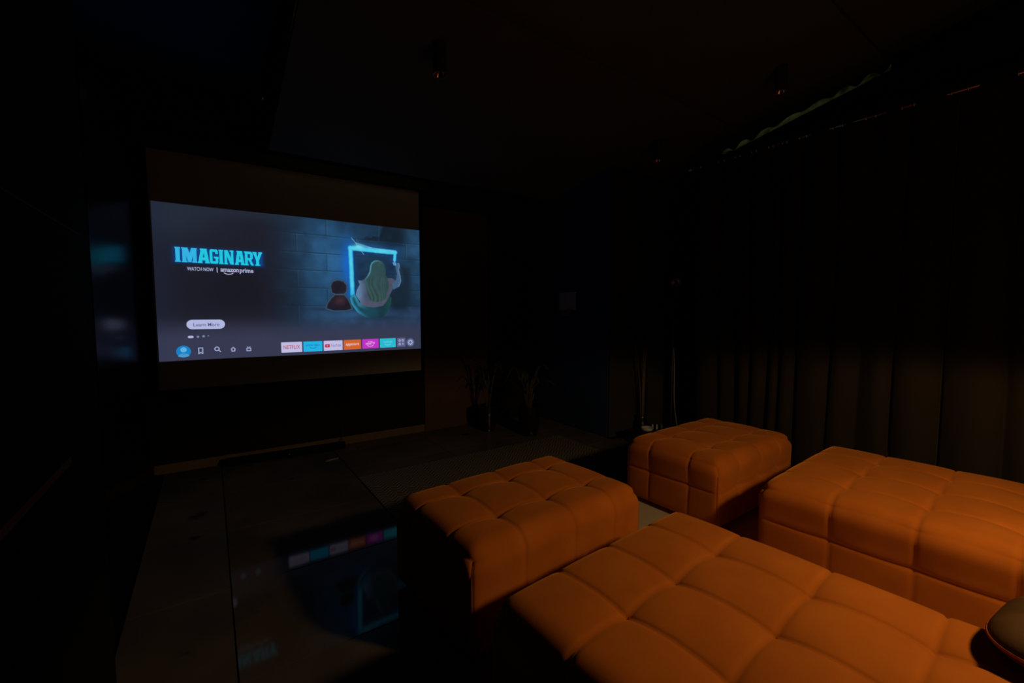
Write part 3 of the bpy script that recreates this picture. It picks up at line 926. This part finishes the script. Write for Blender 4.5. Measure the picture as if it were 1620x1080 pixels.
lettering('caption', 'appstore', 0.6475, 0.7045, 0.9465, 0.0230, EM['apptext'], bold=0.01)
lettering('caption', 'amazon', 0.7440, 0.7650, 0.9270, 0.0085, EM['minitext'], bold=0.004)
lettering('caption', 'miniTV', 0.7345, 0.7760, 0.9480, 0.0200, EM['minitext'], bold=0.012)
flat('smile_mark', arc(0.755, 0.952, 0.0130, 0.0100, 10, 170, 0.0035), EM['minitext'], 2)
lettering('caption', 'internet', 0.8160, 0.8565, 0.9390, 0.0160, EM['cyantext'], bold=0.004)
flat('smile_mark', arc(0.836, 0.948, 0.0140, 0.0110, 15, 165, 0.004), EM['cyantext'], 2)
for (a, b) in ((0.8935, 0.9255), (0.9085, 0.9255), (0.8935, 0.9555)):
    flat('app_mark', arc(a, b, 0.0042, 0.0078, 0, 360, 0.004, 16), EM['gearfg'], 2)
flat('app_mark', [line((0.9045, 0.9545), (0.9125, 0.9545), 0.004), line((0.9085, 0.9475), (0.9085, 0.9615), 0.004)], EM['gearfg'], 2)
flat('settings_icon', [circ(0.9465, 0.9440, 0.0350)], EM['gear'], 1, 'round settings icon')
gear = arc(0.9465, 0.9440, 0.0083, 0.0145, 0, 360, 0.0058, 24)
for k in range(8):
    a = math.radians(k * 45)
    gear.append(line((0.9465 + 0.0100 * math.cos(a), 0.9440 + 0.0175 * math.sin(a)), (0.9465 + 0.0128 * math.cos(a), 0.9440 + 0.0225 * math.sin(a)), 0.0062))
flat('gear_mark', gear, EM['gearfg'], 2)


# ------------------------------------------------------------------ curtains, rings and rod
XC = 4.40
grooves = [2.845, 2.567, 2.405, 2.248, 2.09, 1.975, 1.832, 1.561, 1.34, 1.119, 0.841, 0.522, 0.25, -0.02, -0.30, -0.58, -0.86, -1.15]
depth = [0.10, 0.10, 0.035, 0.10, 0.045, 0.09, 0.09, 0.10, 0.03, 0.11, 0.07, 0.11, 0.06, 0.09, 0.08, 0.09, 0.08, 0.09]


def prof_x(y, z):
    # between two grooves the cloth bulges towards the room (-x)
    for k in range(len(grooves) - 1):
        a, b = grooves[k], grooves[k + 1]
        if b <= y <= a:
            s = (a - y) / (a - b)
            body = (math.sin(math.pi * s)) ** 0.55
            dep = depth[k] * (1 - s) + depth[k + 1] * s
            tw = 0.012 * math.sin(3 * z + k) * math.sin(math.pi * s)
            return XC + 0.06 - (0.11 - 0.11 + dep) * body + tw
    return XC + 0.06


ROD_Z = 3.045


def curtain(y_hi, y_lo, label):
    t = thing('curtain', label, 'curtain', (XC, (y_hi + y_lo) / 2, 0.0), 0, 'dark grommet curtains along the right wall')
    off = Vector((-XC, -(y_hi + y_lo) / 2, 0))
    bm = bmesh.new()
    NY = int((y_hi - y_lo) / 0.011)
    zs = [0.02 + i * (ROD_Z + 0.07 - 0.02) / 26 for i in range(27)]
    rows = []
    for z in zs:
        row = []
        lean = 1 - 0.10 * (z / 3.0)
        for i in range(NY + 1):
            y = y_hi - (y_hi - y_lo) * i / NY
            yy = y + 0.018 * math.sin(1.7 * z + y * 3) * math.sin(math.pi * i / NY)
            yy = min(max(yy, -1.14), 2.844)
            row.append(bm.verts.new(Vector((prof_x(yy, z) * 1.0, y, z)) + off))
        rows.append(row)
    for a, b in zip(rows, rows[1:]):
        for i in range(NY): bm.faces.new((a[i], a[i + 1], b[i + 1], b[i]))
    cl = link('curtain_cloth', bm, MT['curtain'], t, smooth=True)
    so = cl.modifiers.new('solid', 'SOLIDIFY'); so.thickness = 0.003
    # rings where the cloth crosses the rod
    for k in range(len(grooves) - 1):
        a, b = grooves[k], grooves[k + 1]
        for s in (0.14, 0.86):
            y = a + (b - a) * s
            if y_lo < y < y_hi:
                bm = bmesh.new()
                pth = [(XC + 0.024 * math.cos(q), y, ROD_Z + 0.024 * math.sin(q)) for q in [2 * math.pi * i / 16 for i in range(17)]]
                tube(bm, [Vector(p) + off for p in pth], 0.0045, 6, cap=False)
                link('grommet', bm, MT['brass'], t, smooth=True)
    return t


curtain(2.84, 1.836, 'dark floor-length curtain panel behind the farthest ottoman, next to the bamboo corner')
curtain(1.828, 0.845, 'dark floor-length curtain panel in the middle of the curtain wall')
curtain(0.838, -1.10, 'dark floor-length curtain panel at the right edge of the picture')
rod = thing('curtain_rod', 'thin brass curtain rod glinting along the top of the dark curtains', 'curtain rod', (XC, 0.9, ROD_Z))
bm = bmesh.new(); tube(bm, [(0, 2.02, 0), (0, 0, 0), (0, -2.3, 0)], 0.0125, 12); link('pole', bm, MT['brass'], rod, smooth=True)
bm = bmesh.new(); lathe(bm, [(0, 0), (0.02, 0.004), (0.024, 0.02), (0.016, 0.04), (0, 0.045)], (0, 0, 0), 14)
bmesh.ops.rotate(bm, cent=(0, 0, 0), matrix=Matrix.Rotation(-math.pi / 2, 3, 'X'), verts=bm.verts); bmesh.ops.translate(bm, vec=(0, 2.02, 0), verts=bm.verts)
link('finial', bm, MT['brass'], rod, smooth=True)
for y in (1.93, 0.0, -1.9):
    bm = bmesh.new(); box(bm, -0.006, y - 0.012, -0.02, 0.48, y + 0.012, -0.012); link('wall_bracket', bm, MT['black_plastic'], rod)


# ------------------------------------------------------------------ ceiling spots
def spot(x, y, label):
    z = cz(y) + (0.028 if y < 2.45 else 0.0)
    t = thing('ceiling_spotlight', label, 'spotlight', (x, y, z), 0, 'dark cylinder spotlights on the sloping ceiling')
    L_ = 0.20; r = 0.048
    bm = bmesh.new(); lathe(bm, [(0, 0.012), (r, 0.012), (r, -L_), (r - 0.004, -L_), (r - 0.004, -L_ + 0.05)], (0, 0, 0), 32)
    link('housing', bm, MT['lamp_black'], t, smooth=False)
    bm = bmesh.new(); lathe(bm, [(r - 0.005, -L_ - 0.002), (r + 0.0015, -L_ - 0.002), (r + 0.0015, -L_ + 0.004), (r - 0.005, -L_ + 0.004), (r - 0.005, -L_ - 0.002)], (0, 0, 0), 32)
    link('rim', bm, MT['lamp_rim'], t)
    bm = bmesh.new(); lathe(bm, [(r - 0.005, -L_ + 0.004), (0.030, -L_ + 0.035), (0.016, -L_ + 0.052), (0, -L_ + 0.056)], (0, 0, 0), 24)
    link('reflector', bm, MT['copper'], t, smooth=True)
    bm = bmesh.new(); lathe(bm, [(0, -L_ + 0.030), (0.010, -L_ + 0.034), (0.013, -L_ + 0.048), (0, -L_ + 0.054)], (0, 0, 0), 16)
    link('bulb', bm, MT['white_plastic'], t, smooth=True)
    return t


spot(1.36, 2.84, 'switched-off dark cylinder spotlight nearest the top centre of the ceiling')
spot(4.02, 1.86, 'switched-off dark cylinder spotlight on the ceiling closest to the curtain rod')
spot(3.93, 3.02, 'switched-off dark cylinder spotlight farthest back, near the ceiling corner')

# ------------------------------------------------------------------ mini basketball hoop on the navy wall
hoop = thing('basketball_hoop', 'small white toy basketball backboard with an orange ring on the navy wall', 'basketball hoop', (3.852, 4.31, 1.52))
bm = bmesh.new(); box(bm, -0.014, -0.16, 0.0, 0.0, 0.16, 0.23, bev=0.003); link('backboard', bm, MT['board_white'], hoop)
bm = bmesh.new(); pts = [(-0.085 + 0.06 * math.cos(a), -0.055 + 0.06 * math.sin(a), -0.005) for a in [2 * math.pi * i / 24 for i in range(25)]]
tube(bm, pts, 0.006, 8, cap=False); box(bm, -0.03, -0.075, -0.03, -0.014, -0.035, 0.02); rg = link('ring', bm, MT['ring_orange'], hoop, smooth=True)
bm = bmesh.new()
for k in range(10):
    a = 2 * math.pi * k / 10; b = a + 0.5; c2 = a - 0.5
    for e_ in (b, c2):
        tube(bm, [(-0.085 + 0.058 * math.cos(a), -0.055 + 0.058 * math.sin(a), -0.008), (-0.085 + 0.042 * math.cos(e_), -0.055 + 0.042 * math.sin(e_), -0.075)], 0.0016, 4)
link('net', bm, MT['net'], rg)


# ------------------------------------------------------------------ potted plants
def leaf(bm, base, az, length, rise, width, droop):
    n = 9
    L_ = []
    for i in range(n + 1):
        s = i / n
        rr = length * s * (0.75 + 0.25 * s)
        z = rise * math.sin(min(1.0, s * 1.05) * math.pi * 0.62) - droop * s ** 2.2
        p = Vector((base[0] + rr * math.cos(az), base[1] + rr * math.sin(az), base[2] + z))
        wd = width * math.sin(math.pi * min(0.97, 0.12 + 0.85 * s)) ** 0.8 * 0.5
        side = Vector((-math.sin(az), math.cos(az), 0))
        L_.append((bm.verts.new(p + side * wd + Vector((0, 0, 0.12 * wd))), bm.verts.new(p), bm.verts.new(p - side * wd + Vector((0, 0, 0.12 * wd)))))
    for a, b in zip(L_, L_[1:]):
        bm.faces.new((a[0], a[1], b[1], b[0])); bm.faces.new((a[1], a[2], b[2], b[1]))


def plant(x, y, pr, ph, n, length, rise, label, seed):
    rn = random.Random(seed)
    t = thing('potted_plant', label, 'plant', (x, y, 0.0))
    bm = bmesh.new()
    lathe(bm, [(0, 0), (pr * 0.72, 0), (pr * 0.80, 0.01), (pr, ph * 0.75), (pr * 0.98, ph), (pr * 0.90, ph), (pr * 0.88, ph * 0.86), (0, ph * 0.86)], (0, 0, 0.0), 28)
    link('pot', bm, MT['pot'], t, smooth=False)
    bm = bmesh.new(); lathe(bm, [(0, ph * 0.90), (pr * 0.6, ph * 0.895), (pr * 0.885, ph * 0.88)], (0, 0, 0), 20); link('soil', bm, MT['soil'], t)
    for k in range(n):
        az = 2 * math.pi * k / n + rn.uniform(-0.35, 0.35)
        st_h = ph * 0.88
        bx, by = 0.02 * math.cos(az), 0.02 * math.sin(az)
        hgt = rise * rn.uniform(0.35, 0.55)
        bm = bmesh.new()
        tube(bm, [(bx, by, st_h), (bx * 2, by * 2, st_h + hgt * 0.5), (bx * 3.2, by * 3.2, st_h + hgt)], [0.007, 0.006, 0.004], 6)
        stm = link('stem', bm, MT['stem'], t, smooth=True)
        bm = bmesh.new()
        leaf(bm, (bx * 3.2, by * 3.2, st_h + hgt), az, length * rn.uniform(0.7, 1.1), rise * rn.uniform(0.3, 0.75), rn.uniform(0.035, 0.055), rn.uniform(0.15, 0.42) * length * 1.2)
        lf = link('leaf', bm, MT['leaf'], t, smooth=True)
    return t


plant(3.17, 4.24, 0.135, 0.36, 15, 0.36, 0.50, 'dark potted plant with arching leaves in front of its neighbour by the navy wall', 3)
plant(2.86, 4.70, 0.12, 0.32, 13, 0.26, 0.55, 'dark potted plant with upright leaves, left of and behind the other one', 5)

# ------------------------------------------------------------------ sound bar under the screen
sb = thing('sound_bar', 'long black sound bar lying on the floor under the screen', 'speaker', (0.62, 4.96, 0.0), math.radians(-3))
bm = bmesh.new(); tube(bm, [(-0.55, 0, 0.045), (-0.54, 0, 0.045), (0, 0, 0.045), (0.54, 0, 0.045), (0.55, 0, 0.045)], [0.034, 0.042, 0.042, 0.042, 0.034], 20)
link('speaker_body', bm, MT['deep_black'], sb, smooth=True)
for x in (-0.35, 0.35):
    bm = bmesh.new(); box(bm, x - 0.03, -0.03, 0.0, x + 0.03, 0.03, 0.010, bev=0.002); link('foot', bm, MT['black_plastic'], sb)
bm = bmesh.new(); box(bm, 0.0, -0.0435, 0.042, 0.008, -0.040, 0.048); link('status_light', bm, MT['white_plastic'], sb)
bm = bmesh.new()
tube(bm, [(1.12, 4.99, 0.07), (1.16, 5.05, 0.06), (1.18, 5.085, 0.12), (1.19, 5.095, 0.35), (1.20, 5.10, 0.74)], 0.004, 6)
tag(link('black_cable', bm, MT['black_plastic'], smooth=True), 'thin black cable running from the sound bar up the wall', 'cable')
bm = bmesh.new()
tube(bm, [(0.90, 4.60, 0.006), (0.97, 4.62, 0.006), (1.03, 4.63, 0.006)], [0.004, 0.006, 0.004], 6)  # pale stick put in for a small white glint on the floor
tag(link('glint_stick', bm, MT['cable_white'], smooth=True), 'small pale stick standing in for a white glint on the floor before the sound bar', 'glint_stick')

# ------------------------------------------------------------------ corner group : bamboo, stand, low table
bt = thing('low_table', 'low black table behind the farthest ottoman, partly hidden', 'table', (4.14, 3.20, 0.0))
bm = bmesh.new(); box(bm, -0.24, -0.17, 0.115, 0.26, 0.17, 0.14, bev=0.004); link('tabletop', bm, MT['black_plastic'], bt)
for sx in (-0.2, 0.22):
    for sy in (-0.14, 0.14):
        bm = bmesh.new(); box(bm, sx - 0.018, sy - 0.018, 0.0, sx + 0.018, sy + 0.018, 0.115); link('leg', bm, MT['black_plastic'], bt)
bw = thing('bowl', 'small white bowl on the low black table', 'bowl', (4.075, 3.19, 0.14))
bm = bmesh.new(); lathe(bm, [(0, 0), (0.045, 0), (0.060, 0.012), (0.068, 0.040), (0.062, 0.040), (0.054, 0.014), (0, 0.008)], (0, 0, 0), 28); link('bowl_body', bm, MT['white_plastic'], bw, smooth=True)
for i, (x, y, lb) in enumerate(((4.185, 3.20, 'white candle stick right next to the white bowl'), (4.225, 3.17, 'white candle stick in the middle of the three'), (4.30, 3.16, 'white candle stick farthest from the white bowl'))):
    bm = bmesh.new(); lathe(bm, [(0, 0), (0.010, 0), (0.010, 0.052), (0.004, 0.056), (0, 0.056)], (0, 0, 0), 12)
    o = link('candle', bm, MT['white_plastic']); o.location = (x, y, 0.14)
    tag(o, lb, 'candle', 'white candles on the low table')

bp_ = thing('bamboo_vase', 'dark floor vase holding tall dry bamboo stems in the corner', 'vase', (4.33, 3.475, 0.0))
bm = bmesh.new(); lathe(bm, [(0, 0), (0.07, 0), (0.085, 0.02), (0.075, 0.14), (0.05, 0.20), (0.058, 0.24), (0.052, 0.24), (0.044, 0.20), (0.066, 0.14), (0.06, 0.02), (0, 0.012)], (0, 0, 0), 24)
link('vase_body', bm, MT['pot'], bp_, smooth=True)
rn = random.Random(9)
for k in range(9):
    a = rn.uniform(0, 6.28); sp_ = rn.uniform(0.05, 0.20)
    h = rn.uniform(0.9, 1.55)
    p0 = Vector((0.015 * math.cos(a), 0.015 * math.sin(a), 0.02))
    dx_ = sp_ * math.cos(a); dy_ = 0.08 * math.sin(a)
    bm = bmesh.new()
    tube(bm, [p0, (p0.x + dx_ * 0.12, p0.y + dy_ * 0.12, h * 0.4), (dx_ * 0.5, dy_ * 0.5, h * 0.75), (dx_ * 1.25, dy_, h)], [0.0075, 0.007, 0.0055, 0.002], 6)
    link('bamboo_stem', bm, MT['bamboo'], bp_, smooth=True)

fs = thing('floor_lamp', 'slim dark floor lamp with a small tilted head beside the bamboo stems', 'lamp', (4.19, 2.96, 0.0))
bm = bmesh.new(); lathe(bm, [(0, 0), (0.11, 0), (0.11, 0.010), (0.02, 0.022), (0, 0.022)], (0, 0, 0), 28); link('base', bm, MT['lamp_black'], fs)
bm = bmesh.new(); tube(bm, [(0, 0, 0.02), (0, 0, 0.9), (0, 0, 1.80)], 0.007, 8); link('pole', bm, MT['lamp_black'], fs, smooth=True)
bm = bmesh.new(); lathe(bm, [(0, 0.10), (0.028, 0.095), (0.034, 0.06), (0.048, -0.02), (0.044, -0.02), (0.030, 0.06), (0, 0.08)], (0, 0, 0), 20)
bmesh.ops.rotate(bm, cent=(0, 0, 0), matrix=Matrix.Rotation(math.radians(62), 3, 'Y'), verts=bm.verts); bmesh.ops.translate(bm, vec=(0.03, 0, 1.82), verts=bm.verts)
link('lamp_head', bm, MT['lamp_rim'], fs, smooth=True)
bm = bmesh.new()
pts = []
for i in range(22):
    s = i / 21
    pts.append((4.185 + 0.012 * math.sin(7 * s) + 0.09 * s * s, 2.945 - 0.01 * s, 1.10 - s * 0.93 + 0.0))
pts += [(4.285, 2.93, 0.06), (4.30, 2.92, 0.008)]
tube(bm, pts, 0.0035, 6)
tag(link('white_cable', bm, MT['cable_white'], smooth=True), 'thin pale cable hanging in a loose curve beside the lamp pole', 'cable')

# ------------------------------------------------------------------ cushion at the lower right edge
cu = thing('cushion', 'dark brown leather cushion at the lower right edge of the picture', 'cushion', (1.955, 0.045, 0.520), math.radians(-6))
bm = bmesh.new()
bmesh.ops.create_uvsphere(bm, u_segments=40, v_segments=24, radius=1)


def pillow(c):
    f_ = lambda q, p: math.copysign(abs(q) ** p, q)
    flat_ = max(0.0, 1 - (abs(f_(c.x, 0.6)) ** 4 * abs(f_(c.y, 0.6)) ** 4))
    return Vector((f_(c.x, 0.6) * 0.22, f_(c.y, 0.6) * 0.17, (0.052 + f_(c.z, 0.9) * 0.052 * flat_)))


for v in bm.verts: v.co = pillow(v.co)
link('cushion_body', bm, MT['leather'], cu, smooth=True)
bm = bmesh.new()
pts = [pillow(Vector((math.cos(a_), math.sin(a_), 0))) * 1.0 for a_ in [2 * math.pi * i / 48 for i in range(49)]]
tube(bm, pts, 0.005, 6, cap=False)
link('piping', bm, MT['piping'], cu, smooth=True)
